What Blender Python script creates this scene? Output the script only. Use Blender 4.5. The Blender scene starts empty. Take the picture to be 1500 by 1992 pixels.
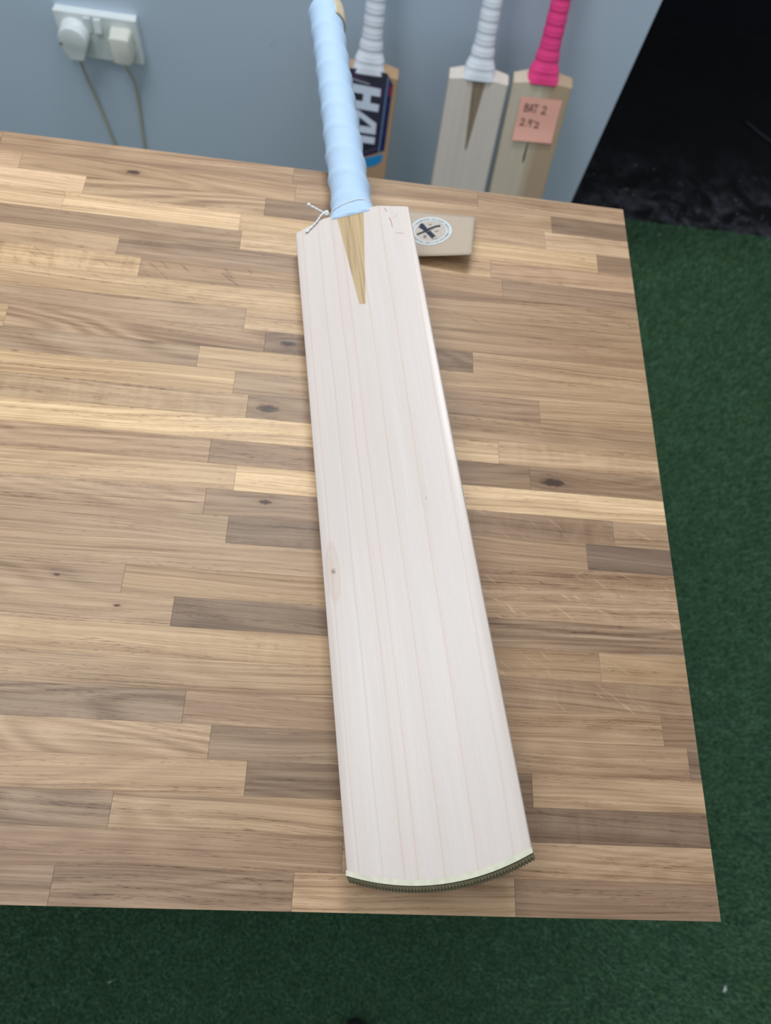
import bpy, bmesh, math, random
import numpy as np
from mathutils import Matrix, Vector
random.seed(7); rng = np.random.default_rng(11)
SC = bpy.context.scene
T = 0.88            # bench height above the floor; table-relative z values get T added

# ---------------------------------------------------------------- camera
cam_d = bpy.data.cameras.new('camera'); cam = bpy.data.objects.new('camera', cam_d); SC.collection.objects.link(cam)
R = ((0.99187045, -0.07920329, -0.0995984), (0.03223701, 0.91355208, -0.4054422), (0.12310068, 0.39893538, 0.90867859))
M = Matrix(R).to_4x4(); M.translation = Vector((-0.28535769, 0.04792779, 0.50474728 + T))
cam.matrix_world = M
cam_d.sensor_fit = 'HORIZONTAL'; cam_d.sensor_width = 36; cam_d.lens = 1392.72 / 1500 * 36
cam_d.clip_start = .01
cam_d.dof.use_dof = True; cam_d.dof.focus_distance = .47; cam_d.dof.aperture_fstop = 9.5
SC.camera = cam

# ---------------------------------------------------------------- world, lights, exposure
w = bpy.data.worlds.new('world'); SC.world = w; w.use_nodes = True
bg = w.node_tree.nodes['Background']; bg.inputs[0].default_value = (.86, .94, 1.0, 1); bg.inputs[1].default_value = .53
def area(name, loc, target, sx, sy, power, col=(1, 1, 1)):
    d = bpy.data.lights.new(name, 'AREA'); d.shape = 'RECTANGLE'; d.size = sx; d.size_y = sy; d.energy = power; d.color = col
    o = bpy.data.objects.new(name, d); SC.collection.objects.link(o); o.location = loc
    o.rotation_euler = (Vector(target) - Vector(loc)).to_track_quat('-Z', 'Y').to_euler()
    return o
area('ceiling_panel_light', (-1.0, .36, T + 1.62), (-.9, .5, 0), .6, .9, 13, (.89, .95, 1))
area('ceiling_panel_light', (-.30, 1.22, T + 1.50), (-.2, .75, .5), .55, .16, 15.5, (.95, .98, 1))
SC.view_settings.view_transform = 'Standard'; SC.view_settings.look = 'None'
SC.view_settings.exposure = 0.0; SC.view_settings.gamma = 1.0; SC.view_settings.use_curve_mapping = False

# ---------------------------------------------------------------- helpers
def s2l(c):
    return tuple((x / 12.92 if x <= .04045 else ((x + .055) / 1.055) ** 2.4) for x in c)
def rgb(r, g, b, k=1.0):
    return tuple(min(.9, v * k) for v in s2l((r / 255, g / 255, b / 255))) + (1,)
def tag(o, label=None, cat=None, group=None, kind=None):
    if label: o['label'] = label
    if cat: o['category'] = cat
    if group: o['group'] = group
    if kind: o['kind'] = kind
    return o
def link(name, me, mat=None, parent=None):
    o = bpy.data.objects.new(name, me); SC.collection.objects.link(o)
    if mat is not None:
        me.materials.clear(); me.materials.append(mat)
    if parent is not None: o.parent = parent
    return o
def empty(name, loc=(0, 0, 0)):
    o = bpy.data.objects.new(name, None); SC.collection.objects.link(o); o.location = loc; o.empty_display_size = .05
    return o
def pymesh(name, verts, faces, mat, parent=None, smooth=False, fix=True):
    me = bpy.data.meshes.new(name); me.from_pydata([tuple(map(float, v)) for v in verts], [], faces); me.update()
    if fix:
        bm = bmesh.new(); bm.from_mesh(me); bmesh.ops.recalc_face_normals(bm, faces=bm.faces); bm.to_mesh(me); bm.free()
    if smooth:
        for p in me.polygons: p.use_smooth = True
    return link(name, me, mat, parent)
def bmobj(name, bm, mat, parent=None, smooth=False):
    bmesh.ops.recalc_face_normals(bm, faces=bm.faces)
    me = bpy.data.meshes.new(name); bm.to_mesh(me); bm.free()
    if smooth:
        for p in me.polygons: p.use_smooth = True
    return link(name, me, mat, parent)
def add_box(bm, lo, hi, bev=0, seg=2):
    r = bmesh.ops.create_cube(bm, size=1); vs = r['verts']
    for v in vs:
        v.co = Vector([lo[i] + (v.co[i] + .5) * (hi[i] - lo[i]) for i in range(3)])
    if bev:
        es = list({e for v in vs for e in v.link_edges})
        bmesh.ops.bevel(bm, geom=es, offset=bev, segments=seg, affect='EDGES', profile=.5)
def box(name, lo, hi, mat, parent=None, bev=0, smooth=False):
    bm = bmesh.new(); add_box(bm, lo, hi, bev); return bmobj(name, bm, mat, parent, smooth)
def prism(name, poly, z0, z1, mat, parent=None, f=None, holes=False):
    """extruded polygon; f maps (x,y,z)->3d"""
    n = len(poly); f = f or (lambda x, y, z: (x, y, z))
    vs = [f(x, y, z0) for x, y in poly] + [f(x, y, z1) for x, y in poly]
    fs = [list(range(n))[::-1], list(range(n, 2 * n))] + [[i, (i + 1) % n, n + (i + 1) % n, n + i] for i in range(n)]
    return vs, fs
def merge(parts):
    V, F = [], []
    for vs, fs in parts:
        k = len(V); V += vs; F += [[i + k for i in q] for q in fs]
    return V, F
def catmull(P, n=8):
    P = [Vector(p) for p in P]; Q = [2 * P[0] - P[1]] + P + [2 * P[-1] - P[-2]]; out = []
    for i in range(1, len(Q) - 2):
        for k in range(n):
            t = k / n; a, b, c, d = Q[i - 1:i + 3]
            out.append(.5 * ((2 * b) + (c - a) * t + (2 * a - 5 * b + 4 * c - d) * t * t + (3 * b - 3 * c + d - a) * t ** 3))
    out.append(P[-1]); return out
def tube(pts, r, n=8, caps=True, twist=0):
    pts = [Vector(p) for p in pts]; V, F = [], []; up = None
    for i, p in enumerate(pts):
        d = (pts[min(i + 1, len(pts) - 1)] - pts[max(i - 1, 0)]).normalized()
        if up is None: up = d.orthogonal()
        up = (up - d * up.dot(d)).normalized(); s = d.cross(up)
        rr = r(i / (len(pts) - 1)) if callable(r) else r
        for k in range(n):
            a = 2 * math.pi * k / n + twist * i
            q = rr * (1 + (.28 * math.cos(2 * (2 * math.pi * k / n)) if twist else 0))
            V.append(p + up * q * math.cos(a) + s * q * math.sin(a))
    for i in range(len(pts) - 1):
        for k in range(n):
            a, b = i * n + k, i * n + (k + 1) % n
            F.append([a, b, b + n, a + n])
    if caps:
        F.append(list(range(n))[::-1]); F.append([(len(pts) - 1) * n + k for k in range(n)])
    return V, F

# ---------------------------------------------------------------- materials
class NT:
    def __init__(s, name, rough=.5, spec=.5):
        s.m = bpy.data.materials.new(name); s.m.use_nodes = True; s.t = s.m.node_tree; s.N = s.t.nodes
        s.b = s.N['Principled BSDF']; s.b.inputs['Roughness'].default_value = rough
        s.b.inputs['Specular IOR Level'].default_value = spec
    def n(s, typ, **kw):
        nd = s.N.new(typ)
        for k, v in kw.items():
            if k.startswith('i_'): nd.inputs[k[2:].replace('_', ' ')].default_value = v
            elif k.startswith('x') and k[1:].isdigit(): nd.inputs[int(k[1:])].default_value = v
            else: setattr(nd, k, v)
        return nd
    def l(s, a, b): s.t.links.new(a, b)
    def math(s, op, a, b=None, c=None, clamp=False):
        nd = s.N.new('ShaderNodeMath'); nd.operation = op; nd.use_clamp = clamp
        for i, v in enumerate((a, b, c)):
            if v is None: continue
            if isinstance(v, (int, float)): nd.inputs[i].default_value = v
            else: s.l(v, nd.inputs[i])
        return nd.outputs[0]
    def vmath(s, op, a, b=None):
        nd = s.N.new('ShaderNodeVectorMath'); nd.operation = op
        for i, v in enumerate((a, b)):
            if v is None: continue
            if isinstance(v, tuple): nd.inputs[i].default_value = v
            else: s.l(v, nd.inputs[i])
        return nd.outputs[1] if op in ('LENGTH', 'DISTANCE') else nd.outputs[0]
    def mix(s, fac, a, b, mode='MIX'):
        nd = s.N.new('ShaderNodeMix'); nd.data_type = 'RGBA'; nd.blend_type = mode
        for i, v in ((0, fac), (6, a), (7, b)):
            if isinstance(v, (int, float, tuple)): nd.inputs[i].default_value = v
            else: s.l(v, nd.inputs[i])
        return nd.outputs[2]
    def ramp(s, fac, stops, interp='LINEAR'):
        nd = s.N.new('ShaderNodeValToRGB'); nd.color_ramp.interpolation = interp; e = nd.color_ramp.elements
        while len(e) < len(stops): e.new(.5)
        for k, (p, c) in enumerate(stops):
            e[k].position = p; e[k].color = c if isinstance(c, tuple) else (c, c, c, 1)
        s.l(fac, nd.inputs[0]); return nd.outputs[0]
    def noise(s, vec, scale, detail=2, rough=.5, dist=0):
        nd = s.n('ShaderNodeTexNoise'); nd.inputs['Scale'].default_value = scale; nd.inputs['Detail'].default_value = detail
        nd.inputs['Roughness'].default_value = rough; nd.inputs['Distortion'].default_value = dist
        s.l(vec, nd.inputs['Vector']); return nd.outputs[0]
    def mapping(s, vec, scale=(1, 1, 1), loc=(0, 0, 0), rot=(0, 0, 0)):
        nd = s.n('ShaderNodeMapping'); nd.inputs['Scale'].default_value = scale; nd.inputs['Location'].default_value = loc
        nd.inputs['Rotation'].default_value = rot
        s.l(vec, nd.inputs['Vector']); return nd.outputs[0]
    def color(s, c):
        if isinstance(c, tuple): s.b.inputs['Base Color'].default_value = c
        else: s.l(c, s.b.inputs['Base Color'])
    def bump(s, h, strength=.3, dist=.001):
        nd = s.n('ShaderNodeBump'); nd.inputs['Strength'].default_value = strength; nd.inputs['Distance'].default_value = dist
        s.l(h, nd.inputs['Height']); s.l(nd.outputs[0], s.b.inputs['Normal'])
    def obj(s): return s.n('ShaderNodeTexCoord').outputs['Object']

def simple(name, col, rough=.5, spec=.5, nscale=0, namp=.1, bump=0, bs=300, aniso=(1, 1, 1)):
    m = NT(name, rough, spec); oc = m.mapping(m.obj(), aniso)
    if nscale:
        f = m.noise(oc, nscale, 3)
        v = m.math('ADD', m.math('MULTIPLY', m.math('SUBTRACT', f, .5), namp * 4), 1.0)
        m.color(m.mix(1.0, col, m.n('ShaderNodeCombineColor').outputs[0], 'MULTIPLY'))
        cc = [x for x in m.N if x.bl_idname == 'ShaderNodeCombineColor'][-1]
        for i in range(3): m.l(v, cc.inputs[i])
    else: m.color(col)
    if bump: m.bump(m.noise(oc, bs, 3), bump, .0006)
    return m.m

def oak():
    m = NT('oak_stave', .42, .45)
    info = m.n('ShaderNodeObjectInfo'); oc = m.obj()
    off = m.vmath('MULTIPLY', m.n('ShaderNodeCombineXYZ').outputs[0], (1, 1, 1))
    cx = [x for x in m.N if x.bl_idname == 'ShaderNodeCombineXYZ'][-1]
    r = m.math('MULTIPLY', info.outputs['Random'], 37.0)
    for i in range(3): m.l(r, cx.inputs[i])
    kn = m.n('ShaderNodeAttribute', attribute_type='OBJECT', attribute_name='knot')      # knot x, y, size
    sep = m.n('ShaderNodeSeparateXYZ'); m.l(kn.outputs['Vector'], sep.inputs[0])
    so = m.n('ShaderNodeSeparateXYZ'); m.l(oc, so.inputs[0])
    dx = m.math('SUBTRACT', so.outputs[0], sep.outputs[0]); dy = m.math('SUBTRACT', so.outputs[1], sep.outputs[1])
    size = m.math('MAXIMUM', sep.outputs[2], 1e-5)
    ex = m.math('DIVIDE', dx, m.math('MULTIPLY', size, 2.6)); ey = m.math('DIVIDE', dy, size)
    kd = m.math('SQRT', m.math('ADD', m.math('MULTIPLY', ex, ex), m.math('MULTIPLY', ey, ey)))
    kd = m.math('MAXIMUM', m.math('ADD', kd, m.math('MULTIPLY', m.math('SUBTRACT', m.noise(m.mapping(oc, (260, 420, 1)), 1.0, 3, .6), .5), 1.0)), 0.0)
    gauss = m.math('EXPONENT', m.math('MULTIPLY', m.math('MULTIPLY', kd, kd), -.28))
    has = m.math('GREATER_THAN', sep.outputs[2], 1e-4)
    push = m.math('MULTIPLY', m.math('MULTIPLY', gauss, dy), m.math('MULTIPLY', has, -.55))
    cw = m.n('ShaderNodeCombineXYZ'); m.l(so.outputs[0], cw.inputs[0]); m.l(m.math('ADD', so.outputs[1], push), cw.inputs[1])
    ang = m.n('ShaderNodeAttribute', attribute_type='OBJECT', attribute_name='slope')
    # shear the grain a little per stave
    m.l(so.outputs[2], cw.inputs[2])
    shear = m.math('MULTIPLY', so.outputs[0], ang.outputs['Fac'])
    cw2 = m.n('ShaderNodeCombineXYZ'); m.l(so.outputs[0], cw2.inputs[0])
    m.l(m.math('ADD', m.math('ADD', so.outputs[1], push), shear), cw2.inputs[1])
    P = m.vmath('ADD', cw2.outputs[0], off)
    wob = m.noise(m.mapping(P, (5, 22, 1)), 1.0, 2)
    wy = m.math('MULTIPLY', m.math('SUBTRACT', wob, .5), .012)
    cc = m.n('ShaderNodeCombineXYZ'); m.l(wy, cc.inputs[1]); P2 = m.vmath('ADD', P, cc.outputs[0])
    streak = m.noise(m.mapping(P2, (5, 420, 1)), 1.0, 5, .62)
    broad = m.noise(m.mapping(P2, (2.2, 75, 1)), 1.0, 3, .5)
    fine = m.noise(m.mapping(P2, (26, 1500, 1)), 1.0, 3, .6)
    # cathedral figure
    cat = m.n('ShaderNodeAttribute', attribute_type='OBJECT', attribute_name='figure')
    big = m.noise(m.mapping(P, (3.4, 20, 1)), 1.0, 1.5, .4)
    rings = m.math('SINE', m.math('MULTIPLY', big, 95.0))
    rings = m.math('MULTIPLY', rings, m.math('MULTIPLY', cat.outputs['Fac'], .22))
    # pores: short dark dashes
    pn = m.noise(m.mapping(P2, (120, 1900, 1)), 1.0, 1, .5)
    pmask = m.noise(m.mapping(P2, (6, 160, 1)), 1.0, 2, .5)
    pore = m.math('MULTIPLY', m.math('GREATER_THAN', pn, .63), m.ramp(pmask, [(.42, 0.), (.62, 1.)]))
    # cross-grain rays for mottled staves
    ray = m.n('ShaderNodeAttribute', attribute_type='OBJECT', attribute_name='mottle')
    rn = m.noise(m.mapping(P, (55, 14, 1)), 1.0, 3, .6, 1.2)
    rayv = m.math('MULTIPLY', m.math('MULTIPLY', m.math('SUBTRACT', rn, .5), .9), ray.outputs['Fac'])
    v = m.math('ADD', 1.0, m.math('MULTIPLY', m.math('SUBTRACT', streak, .5), 1.25))
    v = m.math('ADD', v, m.math('MULTIPLY', m.math('SUBTRACT', broad, .5), 1.0))
    v = m.math('ADD', v, m.math('MULTIPLY', m.math('SUBTRACT', fine, .5), .75))
    v = m.math('ADD', m.math('ADD', v, rings), rayv)
    line = m.noise(m.mapping(P2, (3.5, 640, 1)), 1.0, 3, .55)
    v = m.math('SUBTRACT', v, m.math('MULTIPLY', m.ramp(line, [(.52, 0.), (.66, 1.)]), .24))
    v = m.math('ADD', v, m.math('MULTIPLY', m.ramp(line, [(.30, 1.), (.44, 0.)]), .10))
    v = m.math('SUBTRACT', v, m.math('MULTIPLY', pore, .42))
    fl = m.n('ShaderNodeAttribute', attribute_type='OBJECT', attribute_name='fleck')      # pale ray flecks slanting over the stave
    fn = m.noise(m.mapping(m.mapping(P, (1, 1, 1), rot=(0, 0, .62)), (42, 330, 1)), 1.0, 2, .5, .6)
    v = m.math('ADD', v, m.math('MULTIPLY', m.ramp(fn, [(.635, 0.), (.70, 1.)]), m.math('MULTIPLY', fl.outputs['Fac'], .34)))
    core = m.math('MULTIPLY', m.ramp(kd, [(.55, 1.), (1.15, 0.)]), has)
    halo = m.math('MULTIPLY', m.math('EXPONENT', m.math('MULTIPLY', kd, -.9)), has)
    v = m.math('MULTIPLY', v, m.math('SUBTRACT', 1.0, m.math('MULTIPLY', halo, .55)))
    v = m.math('MULTIPLY', v, m.math('SUBTRACT', 1.0, m.math('MULTIPLY', core, .78)))
    v = m.math('MAXIMUM', v, .12)
    cb = m.n('ShaderNodeCombineColor')
    # darker grain is also a little redder
    for i, g in enumerate((.86, 1.04, 1.22)): m.l(m.math('POWER', v, g), cb.inputs[i])
    m.color(m.mix(1.0, info.outputs['Color'], cb.outputs[0], 'MULTIPLY'))
    hgt = m.math('SUBTRACT', m.math('MULTIPLY', streak, .5), pore)
    m.bump(hgt, .22, .0004)
    m.l(m.math('ADD', .36, m.math('MULTIPLY', streak, .22)), m.b.inputs['Roughness'])
    return m.m
OAK = oak()

def willow(name, base, lines=True, tint=(.60, .43, .32, 1), knots=(), rough=.36, stain=None, linepos=None):
    """pale cleft willow: fine lengthwise grain, thin growth lines at fixed x (object x = across, y = along)"""
    m = NT(name, rough, .5); oc = m.obj(); so = m.n('ShaderNodeSeparateXYZ'); m.l(oc, so.inputs[0])
    nz = m.noise(m.mapping(oc, (9, 3.2, 1)), 1.0, 2)
    x = m.math('ADD', so.outputs[0], m.math('MULTIPLY', m.math('SUBTRACT', nz, .5), .0075))
    x = m.math('ADD', x, m.math('MULTIPLY', so.outputs[1], -.006))
    for (kx, ky, ks, dk) in knots:                      # lines part round the knots
        d2 = m.math('ADD', m.math('POWER', m.math('ABSOLUTE', m.math('DIVIDE', m.math('SUBTRACT', so.outputs[0], kx), ks * 2.2)), 2.0),
                    m.math('POWER', m.math('ABSOLUTE', m.math('DIVIDE', m.math('SUBTRACT', so.outputs[1], ky), ks * 10)), 2.0))
        x = m.math('SUBTRACT', x, m.math('MULTIPLY', m.math('EXPONENT', m.math('MULTIPLY', d2, -1.0)), m.math('MULTIPLY', m.math('SUBTRACT', so.outputs[0], kx), .5)))
    u = m.math('ADD', m.math('MULTIPLY', x, 1 / .116), .5)
    pos = linepos or (.09, .215, .325, .395, .53, .70, .885)
    stops = [(0., 0.)]
    for p in pos: stops += [(p - .012, 0.), (p, 1.), (p + .0035, .1)]
    stops = stops[:30] + [(1., 0.)]
    ln = m.ramp(u, stops)
    band = m.ramp(u, [(0, .5), (.09, .75), (.2, .2), (.33, .85), (.40, 1.), (.42, .3), (.53, .7), (.60, .15), (.72, .9), (.74, .2), (.9, .6), (1, .35)])
    ft = m.noise(m.mapping(oc, (620, 13, 60)), 1.0, 4, .6)
    md = m.noise(m.mapping(oc, (75, 2.6, 20)), 1.0, 3, .5)
    sp = m.noise(m.mapping(oc, (900, 380, 500)), 1.0, 2, .6)
    c = m.mix(m.math('MULTIPLY', band, .20 if lines else .05), base, tint)
    c = m.mix(m.math('MULTIPLY', ln, .30 if lines else .12), c, (.50, .27, .20, 1))
    v = m.math('ADD', 1.0, m.math('MULTIPLY', m.math('SUBTRACT', ft, .5), .13))
    v = m.math('ADD', v, m.math('MULTIPLY', m.math('SUBTRACT', md, .5), .16))
    v = m.math('ADD', v, m.math('MULTIPLY', m.math('SUBTRACT', sp, .5), .07))
    cb = m.n('ShaderNodeCombineColor')
    for i, g in enumerate((.8, 1.05, 1.2)): m.l(m.math('POWER', v, g), cb.inputs[i])
    c = m.mix(1.0, c, cb.outputs[0], 'MULTIPLY')
    for (kx, ky, ks, dk) in knots:
        ex = m.math('DIVIDE', m.math('SUBTRACT', so.outputs[0], kx), ks); ey = m.math('DIVIDE', m.math('SUBTRACT', so.outputs[1], ky), ks)
        wn = m.math('MULTIPLY', m.math('SUBTRACT', m.noise(oc, 420, 2), .5), 1.1)
        d = m.math('ADD', m.math('SQRT', m.math('ADD', m.math('MULTIPLY', ex, ex), m.math('MULTIPLY', m.math('MULTIPLY', ey, ey), .55))), wn)
        dl = m.math('SQRT', m.math('ADD', m.math('POWER', m.math('ABSOLUTE', m.math('DIVIDE', ex, 2.6)), 2.0), m.math('POWER', m.math('ABSOLUTE', m.math('DIVIDE', ey, 11.5)), 2.0)))
        c = m.mix(m.math('MULTIPLY', m.ramp(dl, [(0, .9), (.6, .45), (.85, .8), (1.0, 0.)]),   .24 * dk), c, (.42, .24, .13, 1))
        c = m.mix(m.math('MULTIPLY', m.ramp(d, [(.1, 1.), (1.1, 0.)]), .85 * dk), c, (.17, .09, .045, 1))
    if stain:                                            # darker heartwood on one side of the face
        s0, s1, sc = stain
        sn = m.math('ADD', so.outputs[0], m.math('MULTIPLY', m.math('SUBTRACT', md, .5), .02))
        mr = m.n('ShaderNodeMapRange'); m.l(sn, mr.inputs[0]); mr.inputs[1].default_value = s0; mr.inputs[2].default_value = s1
        c = m.mix(m.math('MULTIPLY', mr.outputs[0], .75), c, sc)
    m.color(c)
    m.bump(m.math('ADD', ft, m.math('MULTIPLY', sp, .9)), .16, .00035)
    return m.m

def cane(name, a, b, scale=900):
    m = NT(name, .55, .4); oc = m.obj()
    n1 = m.noise(m.mapping(oc, (scale, 9, 1)), 1.0, 3, .65)
    c = m.ramp(n1, [(.30, b), (.47, a), (.75, tuple(min(1, q * 1.25) for q in a[:3]) + (1,))])
    m.color(c); m.bump(n1, .3, .0003); return m.m

def rubber_grip(name, col, rib=165.0, amp=.35, rough=.5, diag=0.):
    m = NT(name, rough, .35); oc = m.mapping(m.obj(), (1, 1, 1), rot=(0, 0, diag))
    wv = m.n('ShaderNodeTexWave', wave_type='BANDS', bands_direction='Y'); wv.inputs['Scale'].default_value = rib
    wv.inputs['Distortion'].default_value = .6; wv.inputs['Detail Scale'].default_value = 2; m.l(oc, wv.inputs['Vector'])
    n = m.noise(oc, 60, 2)
    c = m.mix(m.math('MULTIPLY', m.math('SUBTRACT', 1.0, wv.outputs['Fac']), .10), col, tuple(q * .72 for q in col[:3]) + (1,))
    c = m.mix(m.math('MULTIPLY', n, .10), c, tuple(q * .82 for q in col[:3]) + (1,))
    m.color(c); m.bump(wv.outputs['Fac'], amp, .0009); return m.m

def wall_mat():
    m = NT('grey_painted_wall', .55, .35); oc = m.obj()
    n = m.noise(oc, 1.6, 3); n2 = m.noise(oc, 260, 3, .6)
    c = m.mix(n, rgb(195, 211, 228), rgb(201, 216, 231))
    marks = m.noise(m.mapping(oc, (9, 1, 5)), 1.0, 4, .7, .6)
    c = m.mix(m.math('MULTIPLY', m.ramp(marks, [(.66, 0.), (.75, 1.)]), .25), c, rgb(92, 102, 116))
    m.color(c); m.bump(n2, .10, .0008); return m.m

def black_floor():
    m = NT('dusty_black_floor', .62, .25); oc = m.obj()
    so = m.n('ShaderNodeSeparateXYZ'); m.l(oc, so.inputs[0])
    mr = m.n('ShaderNodeMapRange'); m.l(so.outputs[1], mr.inputs[0])
    mr.inputs[1].default_value = 1.60; mr.inputs[2].default_value = 1.95; mr.inputs[3].default_value = 1.; mr.inputs[4].default_value = 0.
    near = m.math('POWER', m.math('MAXIMUM', mr.outputs[0], 0.0), 1.6)       # dust swept up along the turf edge
    n = m.noise(oc, 11, 6, .68, .9); n2 = m.noise(oc, 38, 4, .7); n3 = m.noise(oc, 120, 2)
    dust = m.math('MULTIPLY', m.ramp(n, [(.44, 0.), (.66, 1.)]), m.ramp(n2, [(.35, .2), (.65, 1.)]))
    dust = m.math('MULTIPLY', dust, m.math('ADD', .03, m.math('MULTIPLY', near, 1.15)))
    base = m.mix(m.noise(oc, 5, 4), (.0028, .003, .0042, 1), (.009, .0095, .012, 1))
    c = m.mix(m.math('MINIMUM', dust, 1.0), base, (.13, .13, .16, 1))
    spk = m.math('MULTIPLY', m.math('GREATER_THAN', n3, .74), m.math('ADD', .05, near))
    c = m.mix(m.math('MINIMUM', spk, .6), c, (.26, .25, .22, 1))
    m.color(c); m.bump(n2, .3, .002); return m.m

WALL = wall_mat()
WHITEPL = simple('white_plastic', rgb(222, 228, 228), .35, .5, 40, .02)
CREAMPL = simple('aged_white_plastic', rgb(216, 216, 206), .4, .5, 60, .03)
CABLE = simple('beige_cable', rgb(190, 184, 160), .5, .4, 40, .06)
DARKMETAL = simple('dark_steel', (.03, .03, .033, 1), .5, .5, 30, .1)

# ---------------------------------------------------------------- the setting
def struct(o): o['kind'] = 'structure'; return o
def gridplane(name, x0, x1, y0, y1, z, th, mat): return struct(box(name, (x0, y0, z - th), (x1, y1, z), mat))
TURF_BACK = simple('turf_backing', (.035, .085, .048, 1), .9, .1, 60, .15)
gridplane('floor', -2.4, 2.2, -1.2, 1.60, 0, .02, TURF_BACK)
fl = box('floor', (-2.4, 1.60, -.02), (3.0, 3.0, 0.0), black_floor()); struct(fl); fl['label'] = 'black floor dusted with pale scuffs beyond the green turf'
struct(box('wall_back', (-2.4, 1.385, 0), (.247, 1.60, 2.5), WALL))
struct(box('wall_far', (-2.4, 2.52, 0), (3.0, 2.62, 2.5), simple('black_wall_paint', (.0045, .0055, .009, 1), .6, .25, 8, .15)))

# artificial turf: several hundred thousand short blades in one mesh
def turf():
    spots = []
    sp = .0062
    def region(x0, x1, y0, y1):
        nx, ny = int((x1 - x0) / sp), int((y1 - y0) / sp)
        gx, gy = np.meshgrid(np.arange(nx), np.arange(ny))
        p = np.stack([x0 + (gx.ravel() + .5) * sp, y0 + (gy.ravel() + .5) * sp], 1)
        return p + rng.uniform(-.4, .4, p.shape) * sp
    P = region(-1.45, 1.5, -.85, 1.597)
    X_, Y_ = P[:, 0], P[:, 1]
    P = P[~(((Y_ > 1.375) & (X_ < .255)) | ((Y_ > 1.10) & (Y_ < 1.205) & (X_ > -.33) & (X_ < .17)) | ((X_ < -.6) & (Y_ > 1.3)))]
    for lx in (-1.24, -.10):                                # no blades inside the bench legs
        for ly in (.06, .53):
            P = P[~((P[:, 0] > lx - .01) & (P[:, 0] < lx + .06) & (P[:, 1] > ly - .01) & (P[:, 1] < ly + .06))]
    n = len(P); B = 4
    base = np.repeat(P, B, 0) + rng.normal(0, .0011, (n * B, 2))
    N = len(base)
    clump = .5 + .5 * np.sin(base[:, 0] * 61 + 2.0 * np.sin(base[:, 1] * 43)) * np.sin(base[:, 1] * 57 + 1.7 * np.sin(base[:, 0] * 37))
    h = .0075 + .004 * rng.random(N) + .0028 * clump
    a = rng.uniform(0, 2 * np.pi, N); lean = .0022 + .0055 * rng.random(N)
    wdt = .0009 + .0005 * rng.random(N); wa = a + np.pi / 2 + rng.normal(0, .5, N)
    V = np.zeros((N, 3, 3))
    V[:, 0, :2] = base + np.stack([np.cos(wa), np.sin(wa)], 1) * wdt[:, None]
    V[:, 1, :2] = base - np.stack([np.cos(wa), np.sin(wa)], 1) * wdt[:, None]
    V[:, 2, :2] = base + np.stack([np.cos(a), np.sin(a)], 1) * lean[:, None]
    V[:, 2, 2] = h
    V[:, :2, 2] = .0001
    np.clip(V[:, :, 1], None, 1.6, out=V[:, :, 1])
    me = bpy.data.meshes.new('artificial_turf'); me.vertices.add(N * 3); me.loops.add(N * 3); me.polygons.add(N)
    me.vertices.foreach_set('co', V.ravel()); me.loops.foreach_set('vertex_index', np.arange(N * 3, dtype=np.int32))
    me.polygons.foreach_set('loop_start', np.arange(0, N * 3, 3, dtype=np.int32)); me.update()
    m = NT('turf_blade', .75, .15); geo = m.n('ShaderNodeNewGeometry'); rnd = geo.outputs['Random Per Island']
    tc = m.obj(); n1 = m.noise(tc, 26, 3, .6); n2 = m.noise(tc, 5, 2)
    c = m.ramp(rnd, [(0., (.085, .20, .115, 1)), (.5, (.12, .265, .15, 1)), (.85, (.155, .32, .19, 1)), (1., (.24, .36, .26, 1))])
    c = m.mix(m.ramp(n1, [(.35, 0.), (.65, 1.)]), c, (.10, .21, .105, 1))
    c = m.mix(m.math('MULTIPLY', n2, .35), c, (.17, .27, .12, 1))
    m.color(c)
    return tag(link('artificial_turf', me, m.m), 'dark green artificial grass carpet covering the floor round the bench', 'grass', kind='stuff')
turf()
# bits of lint on the turf
lint_mat = simple('pale_lint', (.55, .58, .56, 1), .8, .2, 300, .1)
def lint(x, y, s, ang, label):
    V, F = tube([(x - s * math.cos(ang), y - s * math.sin(ang), .013), (x, y, .0155), (x + s * math.cos(ang), y + s * math.sin(ang), .012)], s * .45, 6)
    o = pymesh('lint_scrap', V, F, lint_mat, None, True); tag(o, label, 'scrap', 'scraps of lint on the turf')
lint(.479, -.183, .0050, 1.0, 'pale scrap of lint on the turf off the front right bench corner')
lint(-.545, -.185, .0020, .3, 'tiny pale crumb on the turf in front of the bench, far left')
lint(.585, 1.545, .0025, .6, 'tiny pale fleck on the turf close to the black floor')
# dust crumbs on the black floor beside the turf edge
crumb_mat = simple('pale_crumb', (.20, .19, .17, 1), .9, .1, 200, .2)
crumbs = [(.50, 1.66), (.55, 1.69), (.62, 1.72), (.66, 1.65), (.72, 1.67), (.78, 1.70), (.84, 1.66), (.87, 1.72), (.93, 1.68), (.97, 1.73), (.70, 1.78), (.58, 1.80), (.43, 1.76), (.90, 1.82), (.52, 1.73)]
parts = []
for i, (x, y) in enumerate(crumbs):
    for k in range(2):
        px, py = x + random.uniform(-.03, .03), y + random.uniform(-.02, .02); a = random.uniform(0, 3.1); s = random.uniform(.002, .005)
        parts.append(tube([(px - s * math.cos(a), py - s * math.sin(a), .0015), (px, py, .003), (px + s * math.cos(a + .6), py + s * math.sin(a + .6), .0015)], random.uniform(.0008, .0016), 5))
V, F = merge(parts)
tag(pymesh('floor_debris', V, F, crumb_mat, None), 'pale crumbs and dust scattered on the black floor by the turf edge', 'debris', kind='stuff')
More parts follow.
